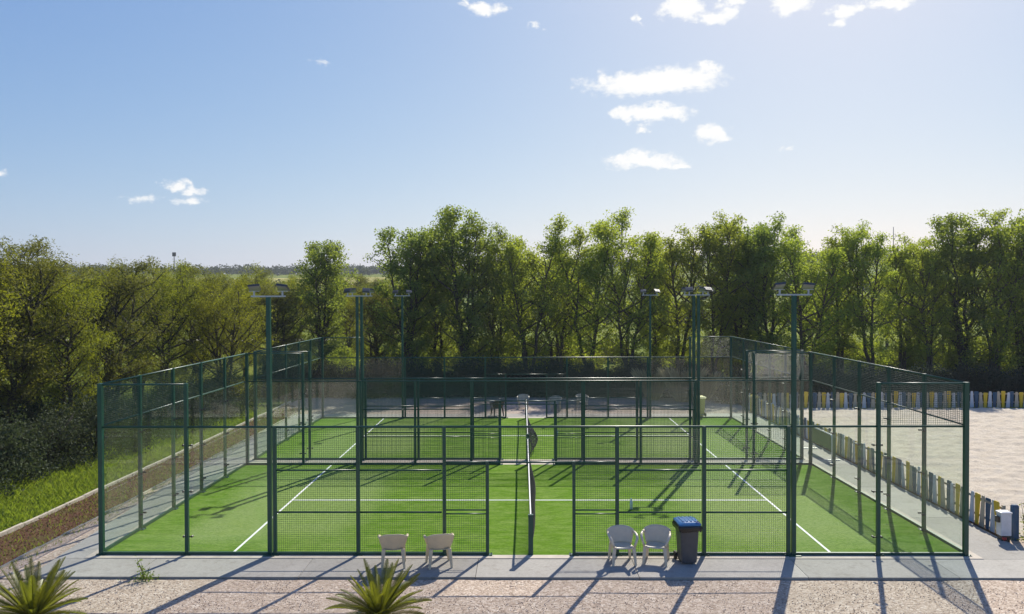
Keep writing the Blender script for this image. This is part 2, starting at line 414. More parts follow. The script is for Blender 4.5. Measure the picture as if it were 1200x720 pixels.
def leaf_quads(rng, cen, size, aspect=.55, droop=.25, fold=.12):
    n = len(cen)
    d = rng.normal(size=(n, 3)); d[:, 2] -= droop; d /= np.linalg.norm(d, axis=1)[:, None]
    q = rng.normal(size=(n, 3)); s = np.cross(d, q); s /= np.linalg.norm(s, axis=1)[:, None]+1e-9
    nn = np.cross(d, s)
    L = (size*rng.uniform(.65, 1.3, n))[:, None]; W = L*aspect
    v = np.empty((n, 4, 3))
    v[:, 0] = cen; v[:, 1] = cen+d*L*.5+s*W*.5+nn*L*fold; v[:, 2] = cen+d*L; v[:, 3] = cen+d*L*.5-s*W*.5+nn*L*fold
    return v.reshape(-1, 3), np.arange(4*n).reshape(n, 4)

# ---------------------------------------------------------------- terrain
def sstep(t):
    t = np.clip(t, 0, 1); return t*t*(3-2*t)
def hgt(x, y):
    x = np.asarray(x, float); y = np.asarray(y, float)
    z = -.08+15*sstep((y-130)/330.)+(7+9*sstep((x+60)/260.))*sstep((y-330)/260.)
    z = z+.35*sstep((-13.9-x)/6.)*sstep((60-y)/30.)
    z = z+.9*np.sin(x*.021+1)*np.sin(y*.017)*sstep((y-80)/150.)
    return z
def terrain():
    xs = np.concatenate([np.linspace(-1500, -70, 40), np.linspace(-66, -12, 50), np.linspace(-9, 60, 24), np.linspace(70, 1500, 40)])
    ys = np.concatenate([np.linspace(-60, 60, 60), np.linspace(64, 700, 90), np.linspace(730, 3000, 20)])
    X, Y = np.meshgrid(xs, ys, indexing='ij'); V = np.stack([X, Y, hgt(X, Y)], -1).reshape(-1, 3)
    nx, ny = len(xs), len(ys); I = np.arange(nx*ny).reshape(nx, ny)
    F = np.stack([I[:-1, :-1], I[1:, :-1], I[1:, 1:], I[:-1, 1:]], -1).reshape(-1, 4)
    me = np_mesh('ground', V, F); me.polygons.foreach_set('use_smooth', [True]*len(me.polygons))
    tag(obj('ground', me, 'meadow'), kind='structure')
terrain()

def sheet(name, x0, x1, y0, y1, z, mat, step=None, fn=None):
    nx = max(1, int((x1-x0)/(step or 1e9))); ny = max(1, int((y1-y0)/(step or 1e9)))
    X, Y = np.meshgrid(np.linspace(x0, x1, nx+1), np.linspace(y0, y1, ny+1), indexing='ij')
    Z = np.full_like(X, z) if fn is None else z+fn(X, Y)
    V = np.stack([X, Y, Z], -1).reshape(-1, 3); I = np.arange((nx+1)*(ny+1)).reshape(nx+1, ny+1)
    F = np.stack([I[:-1, :-1], I[1:, :-1], I[1:, 1:], I[:-1, 1:]], -1).reshape(-1, 4)
    me = np_mesh(name, V, F)
    if fn is not None: me.polygons.foreach_set('use_smooth', [True]*len(me.polygons))
    return tag(obj(name, me, mat), kind='structure')

def lumps(a, f, seed):
    rg = np.random.default_rng(seed); K = rg.normal(size=(14, 2))*f; P = rg.uniform(0, 6.3, 14); A = rg.uniform(.3, 1, 14)/5
    def fn(X, Y):
        z = np.zeros_like(X)
        for k in range(14): z += A[k]*np.sin(K[k, 0]*X+K[k, 1]*Y+P[k])
        return a*z
    return fn
sheet('gravel_yard', -60, 60, -24, -1.56, -.05, 'gravel', .35, lumps(.012, 3, 1))
sheet('gravel_margin', -11.78, -10.7, -1.56, 24, -.03, 'gravel')
sheet('gravel_corner', 11.62, 60, -1.56, 1.5, -.046, 'gravel')
sheet('soil_bed', -13.36, -11.84, -1.56, 26, -.045, 'soil', .15, lumps(.02, 5, 2))
sheet('fence_strip', 11.6, 11.9, 1.5, 24.6, -.035, 'soil')
sheet('rear_yard', -13.3, 11.75, 22.6, 31, -.04, 'yard_gravel', .3, lumps(.02, 3, 3))
sheet('beach_sand', 11.9, 60, 1.55, 24.6, -.02, 'beach_sand', .12, lumps(.05, 5.0, 4))

# concrete apron cast in bays with open joints
apron = tag(empty('concrete_apron'), kind='structure')
def slab(x0, x1, y0, y1, th=.16, x0b=None):
    j = .006; x0b = x0 if x0b is None else x0b; zt_ = random.uniform(-.003, .003)
    ring = lambda z: [(x0+j, y0+j, z), (x1-j, y0+j, z), (x1-j, y1-j, z), (x0b+j, y1-j, z)]
    me = MB().loft([ring(-th), ring(zt_)]).mesh('slab_bay')
    obj('slab_bay', me, 'concrete', apron)
def left_edge(y): return -max(10.82, min(11.74, 10.98+.083*y))      # the walk widens away from the gravel yard
slab(left_edge(-1.52), -8.6, -1.52, -.3, x0b=left_edge(-.3))
for (xa, xb) in [ (-8.6, -5.0), (-5.0, -1.2), (-1.2, 2.3), (2.3, 5.9), (5.9, 9.1), (9.1, 11.6)]:
    slab(xa, xb, -1.52, -.3)
yy = [-.3, 3.2, 6.7, 10.2, 13.6, 17.0, 20.2, 22.6]
for a, b in zip(yy, yy[1:]):
    slab(left_edge(a), -10.28, a, b, x0b=left_edge(b)); slab(10.28, 11.6, a, b)
slab(-10.28, -3.4, 21.25, 22.6); slab(-3.4, 3.4, 21.25, 22.6); slab(3.4, 10.28, 21.25, 22.6)
ft = tag(empty('court_footing'), kind='structure')
for y0 in (0, 11.0):
    for nm, bx in (('footing_beam', (-10.28, 10.28, y0-.3, y0-.06)), ('footing_beam', (-10.28, 10.28, y0+10.06, y0+10.25)), ('footing_beam', (-10.28, -10.06, y0-.06, y0+10.06)), ('footing_beam', (10.06, 10.28, y0-.06, y0+10.06))):
        obj(nm, MB().box(*bx, -.2, .012).mesh(nm), 'footing', ft)
sheet('court_gap', -10.28, 10.28, 10.25, 10.7, -.005, 'footing')

# kerbs along the soil bed, stone by stone
def kerb(name, x, w, y0, y1, h, L):
    k = tag(empty(name, (x, y0, 0)), kind='structure'); y = y0; i = 0
    mes = [MB().box(-w/2, w/2, .006, L-.006, -.2, h+random.uniform(-.012, .012)).mesh('kerb_stone') for _ in range(4)]
    while y < y1:
        obj('kerb_stone', mes[i % 4], 'kerb_concrete', k, (random.uniform(-.012, .012), y-y0, 0), (0, 0, random.uniform(-.012, .012))); y += L; i += 1
kerb('planting_kerb', -13.42, .09, -1.5, 27, .035, 1.0)
kerb('gravel_kerb', -11.81, .06, -1.5, 25, .015, 1.0)

# ---------------------------------------------------------------- courts
def turf(y0, nm):
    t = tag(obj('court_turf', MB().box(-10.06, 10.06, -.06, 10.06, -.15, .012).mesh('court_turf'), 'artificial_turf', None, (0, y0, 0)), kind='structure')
    def line(x0, x1, ya, yb): obj('court_line', MB().box(x0, x1, ya, yb, .005, .0165).mesh('court_line'), 'court_paint', t)
    for s in (-1, 1):
        line(s*6.975-.028, s*6.975+.028, .1, 9.9)
    line(-6.94, 6.94, 4.97, 5.03)
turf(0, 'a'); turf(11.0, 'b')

def wire_panel(w, h, pitch=.05, r=.0029):
    mb = MB(); nx = int(round(w/pitch)); nz = int(round(h/pitch))
    for i in range(nx+1):
        x = i*w/nx; mb.tube([(x, -r, 0), (x, -r, h)], r, 5, False)
    for j in range(nz+1):
        z = j*h/nz; mb.tube([(0, r, z), (w, r, z)], r, 6, False)
    me = mb.mesh('mesh_panel', True); me.materials.append(MAT['wire']); return me
ME = {}
def cached(key, fn):
    if key not in ME: ME[key] = fn()
    return ME[key]
def bar_mesh(L, a, b, nm): return cached((nm, round(L, 3), a, b), lambda: MB().box(0, L, -a/2, a/2, -b/2, b/2).mesh(nm))
def tube_mesh(L, d, nm): return cached(('t', nm, round(L, 3), d), lambda: MB().tube([(0, 0, 0), (L, 0, 0)], d/2, 12).mesh(nm, True))
def post_mesh(h, w): return cached(('post', h, w), lambda: MB().box(-w/2, w/2, -w/2, w/2, 0, h).mesh('post'))
def plate_mesh():
    def f():
        m = MB().box(-.11, .11, -.09, .09, .0, .012)
        for sx in (-1, 1):
            for sy in (-1, 1): m.tube([(sx*.085, sy*.065, .012), (sx*.085, sy*.065, .035)], .012, 6)
        return m.mesh('base_plate')
    return cached('plate', f)
def clamp_mesh():
    def f():
        m = MB(); m.tube([(-.095, -.03, 0), (-.095, .05, 0)], .024, 8); m.tube([(.095, -.03, 0), (.095, .05, 0)], .024, 8); m.box(-.1, .1, -.028, -.014, -.012, .012)
        return m.mesh('glass_clamp')
    return cached('clamp', f)

def enclosure(y0, label):
    c = empty('padel_court_enclosure', (0, y0, 0)); tag(c, label, 'court enclosure', 'padel courts')
    G = 'green_steel'
    def rail(nm, p, L, ang, a=.05, b=.05): return obj(nm, bar_mesh(L, a, b, nm) if nm == 'bottom_rail' else tube_mesh(L, b, nm), G, c, p, (0, 0, ang))
    def post(x, y, h, w=.08, plate=True):
        p = obj('post', post_mesh(h, w), G, c, (x, y, 0))
        if plate: obj('base_plate', plate_mesh(), G, p, (0, 0, .012))
        return p
    def panel(w, h, p, ang): return obj('mesh_panel', cached(('mp', w, h), lambda: wire_panel(w, h)), None, c, p, (0, 0, ang))
    def glass(w, h, p, ang):
        return obj('glass_pane', cached(('gl', w, h), lambda: MB().box(0, w, -.006, .006, 0, h).mesh('glass_pane')), 'court_glass', c, p, (0, 0, ang))
    # long sides: s = -1 faces -Y, +1 faces +Y ; posts outside the glass line
    for s, yb in ((-1, 0.0), (1, 10.0)):
        yo = yb+s*.05; yi = yb-s*.012
        for x in (-10, 10): post(x, yo, 4.0, .1)
        for x in (-8, 8): post(x, yo, 4.0, .08)
        for x in (-5.94, 5.94): post(x, yo, 3.0, .08)
        for x in (-4, -2, 2, 4): post(x, yo, 3.0, .08)
        for x in (-1, 1): post(x, yo, 2.18, .07)
        for sx in (-1, 1):
            for xx in (8,):
                for z in (.42, 1.47, 2.55):
                    obj('glass_clamp', clamp_mesh(), 'dark_fitting', c, (sx*xx, yb, z), (0, 0, 0 if s < 0 else math.pi))
            xa = -9.94 if sx < 0 else 8.05
            glass(1.89, 2.93, (xa, yi, .05), 0)
            xa = -7.95 if sx < 0 else 6.06
            glass(1.89, 2.93, (xa, yi, .05), 0)
            rail('top_rail', (-10 if sx < 0 else 8, yo, 3.975), 2.0, 0, .045, .045)
            panel(1.9, .93, (-9.95 if sx < 0 else 8.05, yo+.0, 3.025), 0)
        for a, b in ((-9.95, -1.0), (1.0, 9.95)):
            rail('bottom_rail', (a, yo, .045), b-a, 0, .06, .06)
        rail('wall_rail', (-9.95, yo-s*.002, 2.985), 19.9, 0, .045, .05)
        for a in (-5.9, -3.96, 2.04, 4.0):
            for z in (1.0, 1.98): rail('mid_rail', (a, yo-s*.001, z), 1.9, 0, .04, .035)
            panel(1.9, .90, (a, yo, .08), 0); panel(1.9, .94, (a, yo, 1.02), 0); panel(1.9, .95, (a, yo, 2.01), 0)
        for a in (-1.96, 1.035):
            for z in (.965, 1.05): rail('mid_rail', (a, yo-s*.001, z), .925, 0, .04, .03)
            panel(.92, .87, (a, yo, .08), 0); panel(.92, 1.08, (a, yo, 1.07), 0); panel(.92, .76, (a, yo, 2.2), 0)
            rail('mid_rail', (a, yo-s*.001, 2.165), .925, 0, .04, .03)
        rail('door_header', (-.965, yo, 2.16), 1.93, 0, .05, .04)
        panel(1.94, .76, (-.97, yo, 2.2), 0)
    # back walls
    for s in (-1, 1):
        xb = s*10.0; xo = s*10.05; xi = s*9.985
        for y in (2, 4, 6, 8): post(xo, y, 4.0, .08)
        for k in range(5):
            ya = 2*k+.02+(.06 if k == 0 else 0); w = 1.96-(.06 if k in (0, 4) else 0)
            glass(round(w, 3), 2.93, (xi, ya, .05), math.pi/2)
            panel(1.88, .93, (xo, 2*k+.06, 3.025), math.pi/2)
        for y in (2, 4, 6, 8):
            for z in (.42, 1.47, 2.55): obj('glass_clamp', clamp_mesh(), 'dark_fitting', c, (xb, y, z), (0, 0, -s*math.pi/2+math.pi))
        rail('top_rail', (xo, -.0, 3.976), 10.0, math.pi/2, .045, .045)
        rail('wall_rail', (xo-s*.001, -.0, 2.992), 10.0, math.pi/2, .05, .04)
        rail('bottom_rail', (xo, .0, .045), 10.0, math.pi/2, .06, .06)
    return c
enclosure(0, 'green steel and glass padel court enclosure beside the front gravel and white chairs')
enclosure(11.0, 'green steel and glass padel court enclosure between the other court and the hedge')

# nets blown to one side by the wind
def net(y0, label, bulge, seed):
    t = empty('padel_net', (0, y0, 0)); tag(t, label, 'net', 'padel nets')
    for y in (-.03, 10.03):
        p = obj('net_post', cached('npost', lambda: MB().box(-.055, .055, -.045, .045, .012, .92).box(-.06, .06, -.05, .05, .92, .945).mesh('net_post')), 'green_steel', t, (0, y, 0))
    rg = random.Random(seed)
    ph = [rg.uniform(0, 6.28) for _ in range(4)]
    def top(y): return .93-.05*math.sin(math.pi*y/10)
    def px(y, v):
        b = bulge(y)*(1+.12*math.sin(1.3*y+ph[0]))
        return b*math.sin(math.pi*min(1, v)**.8)
    def P(y, v): return Vector((px(y, v), y, .02+(top(y)-.06)*v))
    mb = MB(); h = .0028
    def ribbon(pts):
        k = len(mb.v)
        for p in pts:
            mb.v += [(p.x-h, p.y-h, p.z-h*.5), (p.x+h, p.y, p.z), (p.x, p.y+h, p.z+h)]
        for i in range(len(pts)-1):
            for j in range(3):
                a = k+3*i+j; b = k+3*i+(j+1) % 3; mb.f.append((a, b, b+3, a+3))
    n = 210
    for i in range(n+1):
        y = .03+9.94*i/n; ribbon([P(y, v/7) for v in range(8)])
    for j in range(20):
        v = j/19.; ribbon([P(.03+9.94*i/70, v) for i in range(71)])
    obj('netting', mb.mesh('netting'), 'net_thread', t)
    tp = MB()
    rings = []
    for i in range(41):
        y = 10*i/40; z = top(y); rings.append([(-.014, y, z-.06), (.014, y, z-.06), (.014, y, z), (-.014, y, z)])
    tp.loft(rings); obj('net_tape', tp.mesh('net_tape'), 'white_tape', t)
net(0, 'white taped court net with billowing dark netting beside the white chairs', lambda y: .16*math.sin(math.pi*min(1, y/10)**.8)+.02, 1)
net(11.0, 'white taped court net with strongly billowing dark netting in the hedge side court', lambda y: .36*math.exp(-((y-2.6)/2.4)**2)+.04, 2)

# ---------------------------------------------------------------- floodlight masts
def mast(x, y, face, label):
    t = empty('floodlight_mast', (x, y, 0), 0 if face > 0 else math.pi); tag(t, label, 'light mast', 'floodlight masts around the courts')
    obj('pole', cached('pole', lambda: MB().box(-.047, .047, -.047, .047, .012, 6.0).mesh('pole')), 'green_steel', t)
    obj('base_plate', cached('bplate', lambda: MB().box(-.14, .14, -.14, .14, .012, .03).mesh('base_plate')), 'green_steel', t)
    obj('crossbar', cached('xbar', lambda: MB().box(-.40, .40, -.025, .025, 6.0, 6.036).mesh('crossbar')), 'galvanised', t)
    for s in (-1, 1):
        br = obj('bracket', cached('brk', lambda: MB().box(-.02, .02, -.015, .015, 6.036, 6.13).box(-.12, .12, -.015, .015, 6.13, 6.142).mesh('bracket')), 'galvanised', t, (s*.33, 0, 0))
        def head():
            m = MB(); m.box(-.17, .17, -.15, .15, 0, .045)
            for k in range(9): m.box(-.15+k*.0355, -.135+k*.0355, -.13, .13, .045, .075)
            return m.mesh('floodlight')
        hd = obj('floodlight', cached('fl', head), 'lamp_housing', t, (s*.33, .02, 6.20), (R(-32)+random.uniform(-.05, .05), s*R(6), s*R(-9)), .78)
        obj('lens', cached('lens', lambda: MB().box(-.155, .155, -.135, .135, -.008, -.0005).mesh('lens')), 'lamp_glass', hd)
ends = {-1: 'the grassy bank', 1: 'the sand pitch'}
for s in (-1, 1):
    mast(s*6.06, -.05, 1, f'green floodlight mast on the gravel yard side, on the half towards {ends[s]}')
    mast(s*6.06, 10.10, -1, f'green floodlight mast between the courts, front court side, towards {ends[s]}')
    mast(s*6.06, 10.90, 1, f'green floodlight mast between the courts, hedge court side, towards {ends[s]}')
    mast(s*6.06, 21.05, -1, f'green floodlight mast on the hedge side, on the half towards {ends[s]}')

# ---------------------------------------------------------------- board fences
def board_mesh(kind, wv):
    h = .84; t = .022
    wb, wt = (.135, .235) if kind else (.225, .13)
    wb += wv; wt += wv
    ring = lambda y: [(-wb/2, y, 0), (wb/2, y, 0), (wt/2, y, h-.03), (wt/2-.03, y, h), (-wt/2+.03, y, h), (-wt/2, y, h-.03)]
    return MB().loft([ring(-t/2), ring(t/2)]).mesh('board')
BM = {(k, i): board_mesh(k, (-.008, .006)[i]) for k in (0, 1) for i in (0, 1)}
BCOL = [('board_yellow', 1), ('board_pale', 0), ('board_blue', 1), ('board_cream', 0)]
BMC = {}
def fence(a, b, label, side):
    a = Vector(a); b = Vector(b); L = (b-a).length; ang = math.atan2(b.y-a.y, b.x-a.x)
    t = empty('board_fence', a, ang); tag(t, label, 'fence', 'painted board fences round the sand')
    n = int(L/.242)
    for i in range(n):
        mt, k = BCOL[i % 4]; v = random.randint(0, 1)
        if (mt, v) not in BMC:
            me = BM[(k, v)].copy(); me.materials.clear(); me.materials.append(MAT[mt]); BMC[(mt, v)] = me
        obj('board', BMC[(mt, v)], None, t, (.12+i*.242+random.uniform(-.008, .008), random.uniform(-.004, .004), -.05+random.uniform(-.015, .01)), (random.uniform(-.05, .05), random.uniform(-.045, .045), random.uniform(-.06, .06)), (1, 1, random.uniform(.94, 1.05)))
    for z in (.22, .66): obj('rail', MB().box(0, L, min(.02*side, .06*side), max(.02*side, .06*side), z-.03, z+.03).mesh('rail'), 'board_rail', t)
    for k in range(int(L/2.4)+1): obj('fence_post', cached('fpost', lambda: MB().box(-.035, .035, -.034, .034, -.2, .72).mesh('fence_post')), 'board_rail', t, (min(L-.05, .05+2.4*k), side*.096, 0))
fence((11.78, 1.62, 0), (11.78, 24.6, 0), 'painted board fence in yellow, cream and blue along the concrete path', -1)
fence((11.9, 24.72, 0), (40.0, 25.5, 0), 'painted board fence in yellow, white and blue backed by dark hedge', 1)

# ---------------------------------------------------------------- chairs
def make_chair(mat):
    t = empty('plastic_armchair')
    def seat(u, v):
        x = (u-.5)*(.47-.05*(1-v)); y = -.22+.45*v; z = .425-.03*math.sin(math.pi*v)-.015*math.cos((u-.5)*math.pi)+(.0 if v < .85 else -.03*((v-.85)/.15)**2)
        return (x, y, z)
    def back(u, v):
        a = (u-.5)*2; w = .245+.065*min(1, v*1.3); h = .40+.37*v*(1-.20*abs(a)**3)
        return (w*a, -.20-.10*v+.10*a*a, h)
    o = obj('seat', MB().grid(seat, 10, 10).mesh('seat', True), mat, t); s = o.modifiers.new('s', 'SOLIDIFY'); s.thickness = .014
    o = obj('backrest', MB().grid(back, 14, 10).mesh('backrest', True), mat, t); s = o.modifiers.new('s', 'SOLIDIFY'); s.thickness = .012
    for sx in (-1, 1):
        obj('armrest', MB().tube([(sx*.29, -.17, .66), (sx*.31, -.06, .655), (sx*.315, .08, .64), (sx*.30, .20, .60), (sx*.26, .235, .50), (sx*.235, .225, .42)], [.022, .028, .032, .032, .028, .026], 8).mesh('armrest', True), mat, t)
        def leg(x0, y0, x1, y1): return MB().loft([rrect(.085, .06, .415, .014, 2, x0, y0), rrect(.07, .055, .22, .012, 2, (x0+x1)/2, (y0+y1)/2), rrect(.048, .042, .0, .010, 2, x1, y1)][::-1]).mesh('leg', False)
        obj('leg', leg(sx*.215, .19, sx*.255, .235), mat, t)
        obj('leg', leg(sx*.205, -.19, sx*.245, -.275), mat, t)
    return t
protos = {}
def chair(x, y, rz, mat, label, group=None, z=.0):
    if mat not in protos: t = protos[mat] = make_chair(mat)
    else: t = copy_tree(protos[mat])
    t.location = (x, y, z); t.rotation_euler = (0, 0, rz)
    for k in ('label', 'category', 'group'):
        if k in t: del t[k]
    tag(t, label, 'chair', group)
chair(-3.08, -.74, R(8), 'chair_cream', 'cream plastic armchair with its back to the gravel, farther from the net', 'plastic chairs on the apron')
chair(-2.06, -.72, R(14), 'chair_cream', 'cream plastic armchair with its back to the gravel, nearer the net', 'plastic chairs on the apron')
chair(2.05, -.56, R(186), 'chair_white', 'white plastic armchair facing the gravel, farther from the wheelie bin', 'plastic chairs on the apron')
chair(2.82, -.52, R(163), 'chair_white', 'white plastic armchair facing the gravel, right beside the grey wheelie bin', 'plastic chairs on the apron')
G2 = 'plastic chairs behind the courts'
chair(-.15, 24.6, R(175), 'chair_white', 'white plastic armchair in the rear yard lined up with the nets', G2, -.04)
chair(1.55, 23.9, R(170), 'chair_white', 'white plastic armchair in the rear yard between two other white chairs', G2, -.04)
chair(3.0, 24.7, R(188), 'chair_white', 'white plastic armchair in the rear yard, the one nearest the yellow bin', G2, -.04)
chair(-1.45, 21.95, R(20), 'chair_brown', 'dark brown armchair behind the hedge side court fence', None, .0)

# ---------------------------------------------------------------- wheelie bins
def bin_(x, y, rz, body, lid, label, group, bag, z=0):
    t = empty('wheelie_bin', (x, y, z), rz); tag(t, label, 'bin', group)
    rings = [rrect(.36, .42, .04, .05), rrect(.38, .44, .10, .05), rrect(.45, .52, .86, .05), rrect(.50, .58, .87, .05), rrect(.50, .58, .91, .05)]
    obj('body', MB().loft(rings).mesh('body'), body, t)
    li = [rrect(.52, .62, .915, .05, 3), rrect(.54, .64, .93, .06, 3), rrect(.53, .63, .955, .07, 3, 0, 0), rrect(.44, .54, .985, .08, 3), rrect(.24, .34, 1.0, .08, 3)]
    ld = obj('lid', MB().loft(li).mesh('lid', False), lid, t)
    for k in range(4): obj('lid_rib', MB().box(-.17+k*.095, -.13+k*.095, -.22, .22, .985, 1.004).mesh('lid_rib'), lid, ld)
    obj('handle', MB().tube([(-.2, .30, .9), (-.2, .36, .92), (.2, .36, .92), (.2, .30, .9)], .016, 6).mesh('handle'), body, t)
    for s in (-1, 1): obj('wheel', MB().tube([(s*.2, .22, .1), (s*.25, .22, .1)], .10, 14).mesh('wheel'), 'rubber', t)
    obj('axle', MB().tube([(-.2, .22, .1), (.2, .22, .1)], .012, 6).mesh('axle'), 'galvanised', t)
    if bag:
        rg = random.Random(4); rs = []
        for zz, gg in ((.912, .53), (.87, .575), (.82, .55), (.78, .53)):
            r0 = rrect(gg, gg+.08, zz, .06, 5)
            rs.append([(px+rg.uniform(-.012, .012), py+rg.uniform(-.012, .012), pz+rg.uniform(-.03, .03)*(zz < .85)) for px, py, pz in r0])
        obj('bag_rim', MB().loft(rs, False).mesh('bag_rim', True), 'bin_bag', t)
    return t
bin_(3.52, -.50, R(4), 'bin_grey', 'bin_lid_sky_tint', 'dark grey wheelie bin with black bag rim and lid coloured as reflected sky', 'wheelie bins', True).scale = (.95, .95, .97)
bin_(8.62, 21.75, R(185), 'bin_yellow', 'bin_yellow', 'yellow wheelie bin standing behind the hedge side court', 'wheelie bins', False)

# ---------------------------------------------------------------- small things
def bottle(x, y, label, h=.3, z=.012):
    t = empty('water_bottle', (x, y, z)); tag(t, label, 'bottle', 'water bottles on the courts')
    prof = [(0, .040), (.02, .045), (.35, .043), (.4, .046), (.68, .045), (.82, .026), (.90, .015), (.93, .015)]
    obj('bottle_body', MB().tube([(0, 0, h*a) for a, r in prof], [r for a, r in prof], 12).mesh('bottle_body', True), 'bottle_plastic', t)
    obj('bottle_cap', MB().tube([(0, 0, h*.92), (0, 0, h)], .018, 10).mesh('bottle_cap'), 'bottle_cap', t)
bottle(2.86, 4.0, 'clear water bottle standing on the turf of the front court')
bottle(1.29, 15.85, 'clear water bottle standing on the turf of the hedge side court')

t = empty('utility_cabinet', (11.62, 1.22, -.046)); tag(t, 'pale grey utility cabinet beside blue post at the board fence end', 'utility cabinet')
obj('plinth', MB().box(-.10, .10, -.09, .09, 0, .16).mesh('plinth'), 'dark_fitting', t)
obj('cabinet_body', MB().loft([rrect(.26, .22, .16, .02), rrect(.26, .22, .70, .02)]).mesh('cabinet_body'), 'box_white', t)
obj('cabinet_lid', MB().loft([rrect(.29, .25, .702, .02), rrect(.29, .25, .73, .02), rrect(.2, .16, .75, .02)]).mesh('cabinet_lid'), 'box_white', t)
obj('meter', MB().box(-.19, -.132, -.08, .06, .48, .62).mesh('meter'), 'dark_fitting', t)
obj('valve', MB().tube([(-.06, -.13, .08), (-.06, -.13, .13)], .05, 10).tube([(-.06, -.13, 0), (-.06, -.13, .08)], .015, 6).mesh('valve'), 'red_plastic', t)
tag(obj('blue_post', MB().loft([rrect(.16, .12, -.2, .01, 1), rrect(.16, .12, .80, .01, 1), rrect(.12, .08, .83, .01, 1)]).mesh('blue_post'), 'board_blue', None, (11.93, 1.30, 0)), 'thick blue wooden post next to the pale utility cabinet', 'post')

# canvas screen on a bent tube frame beside the court
t = empty('canvas_barrier', (11.02, 11.9, 0), R(90)); tag(t, 'green canvas barrier on a bent white tube frame beside glass wall', 'barrier')
fr = [(-1.15, 0, .012), (-1.15, 0, .82), (-1.12, 0, .90), (-1.04, 0, .93), (1.04, 0, .93), (1.12, 0, .90), (1.15, 0, .82), (1.15, 0, .012)]
obj('tube_frame', MB().tube(fr, .022, 8).mesh('tube_frame', True), 'tube_white', t)
obj('canvas', MB().grid(lambda u, v: (-1.12+2.24*u, .012*math.sin(9*u+2*v), .36+.55*v), 20, 6).mesh('canvas', True), 'canvas_green', t).modifiers.new('s', 'SOLIDIFY').thickness = .006
for s in (-1, 1): obj('foot', MB().tube([(s*1.15, -.3, .022), (s*1.15, .3, .022)], .02, 8).mesh('foot'), 'tube_white', t)

# ---------------------------------------------------------------- vegetation
def tree_geo(seed, H, spread, nstem, clear, nbr, leaf, per, cr=.42, aspect=.55, up=.7, topthin=.5, sub=4, widest=.4):
    rng = np.random.default_rng(seed); mb = MB(); C = []; RR = []
    for s in range(nstem):
        az = 2*math.pi*s/nstem+rng.uniform(-.5, .5); lean = rng.uniform(.02, .16)*(1 if nstem > 1 else .4)*spread/2.2
        hs = H*rng.uniform(.82, 1.0) if s else H
        base = np.array([math.cos(az)*.12, math.sin(az)*.12, -.25]) if nstem > 1 else np.array([0, 0, -.25])
        K = 9; pts = [base]
        for k in range(1, K+1):
            f = k/K
            pts.append(np.array([base[0]+math.cos(az)*lean*hs*f**1.2+rng.normal()*.10, base[1]+math.sin(az)*lean*hs*f**1.2+rng.normal()*.10, hs*f]))
        r0 = .013*H+.02; mb.tube(pts, [r0*(1-.93*(k/K)**.8)+.008 for k in range(K+1)], 6)
        pts = np.array(pts)
        for b in range(nbr):
            f = clear+(1-clear)*((b+rng.uniform(0, 1))/nbr)**.9; f = min(f, .985)
            i = min(int(f*K), K-1); p = pts[i]+(pts[i+1]-pts[i])*(f*K-i)
            g = (f-clear)/(1-clear)
            prof = math.exp(-((g-widest)/.42)**2)*(1 if g < widest else 1)
            L = spread*(.28+.72*prof)*rng.uniform(.55, 1.15)
            a = az+2.4*b+rng.uniform(-.6, .6); tilt = up+rng.uniform(-.3, .35)+.35*g
            d = np.array([math.cos(a)*math.cos(tilt), math.sin(a)*math.cos(tilt), math.sin(tilt)])
            p1 = p+d*L*.5+rng.normal(size=3)*.06; d2 = d+np.array([0, 0, .22])+rng.normal(size=3)*.15; d2 /= np.linalg.norm(d2)
            p2 = p1+d2*L*.5; rb = .012*L+.008
            mb.tube([p, p1, p2], [rb*1.5, rb, .006], 4, False)
            for q in range(sub):
                u = .35+.65*(q+rng.uniform(0, 1))/sub; o = p1+(p2-p1)*(u-.35)/.65 if u > .35 else p1
                e = rng.normal(size=3); e[2] = abs(e[2])*.6; e /= np.linalg.norm(e); e = o+e*rng.uniform(.2, .7)*L*.45
                mb.tube([o, e], [.012, .004], 3, False); C.append(e); RR.append(cr*rng.uniform(.6, 1.25))
            C.append(p2); RR.append(cr*rng.uniform(.6, 1.2)); C.append(p1); RR.append(cr*rng.uniform(.5, 1.))
        C.append(pts[-1]); RR.append(cr*.7); C.append(pts[-1]*.93+pts[-2]*.07); RR.append(cr*.7)
    C = np.array(C); RR = np.array(RR); n = np.maximum(6, (per*(RR/cr)**2*rng.uniform(.6, 1.3, len(C)))).astype(int)
    idx = np.repeat(np.arange(len(C)), n)
    off = rng.normal(size=(len(idx), 3)); off /= np.linalg.norm(off, axis=1)[:, None]; off *= (rng.uniform(0, 1, len(idx))**.5)[:, None]
    P = C[idx]+off*RR[idx][:, None]*np.array([1, 1, .8]); P[:, 2] = np.maximum(P[:, 2], .12)
    V, F = leaf_quads(rng, P, leaf, aspect)
    return mb.mesh('trunk', True), np_mesh('crown', V, F)

def plant_tree(name, geo, x, y, rz, sc, label, cat, group, bark, leafm, sx=1.):
    t = empty(name, (x, y, float(hgt(x, y))), rz); t.scale = (sc*sx, sc*sx, sc)
    tag(t, label, cat, group)
    tr, cw = geo
    obj('trunk', tr, bark, t); obj('crown', cw, leafm, t)
    return t
def with_mat(geo, leafm, bark):
    a, b = geo; b = b.copy() if b.materials else b; b.materials.append(MAT[leafm]); a = a.copy() if a.materials else a; a.materials.append(MAT[bark]); return a, b

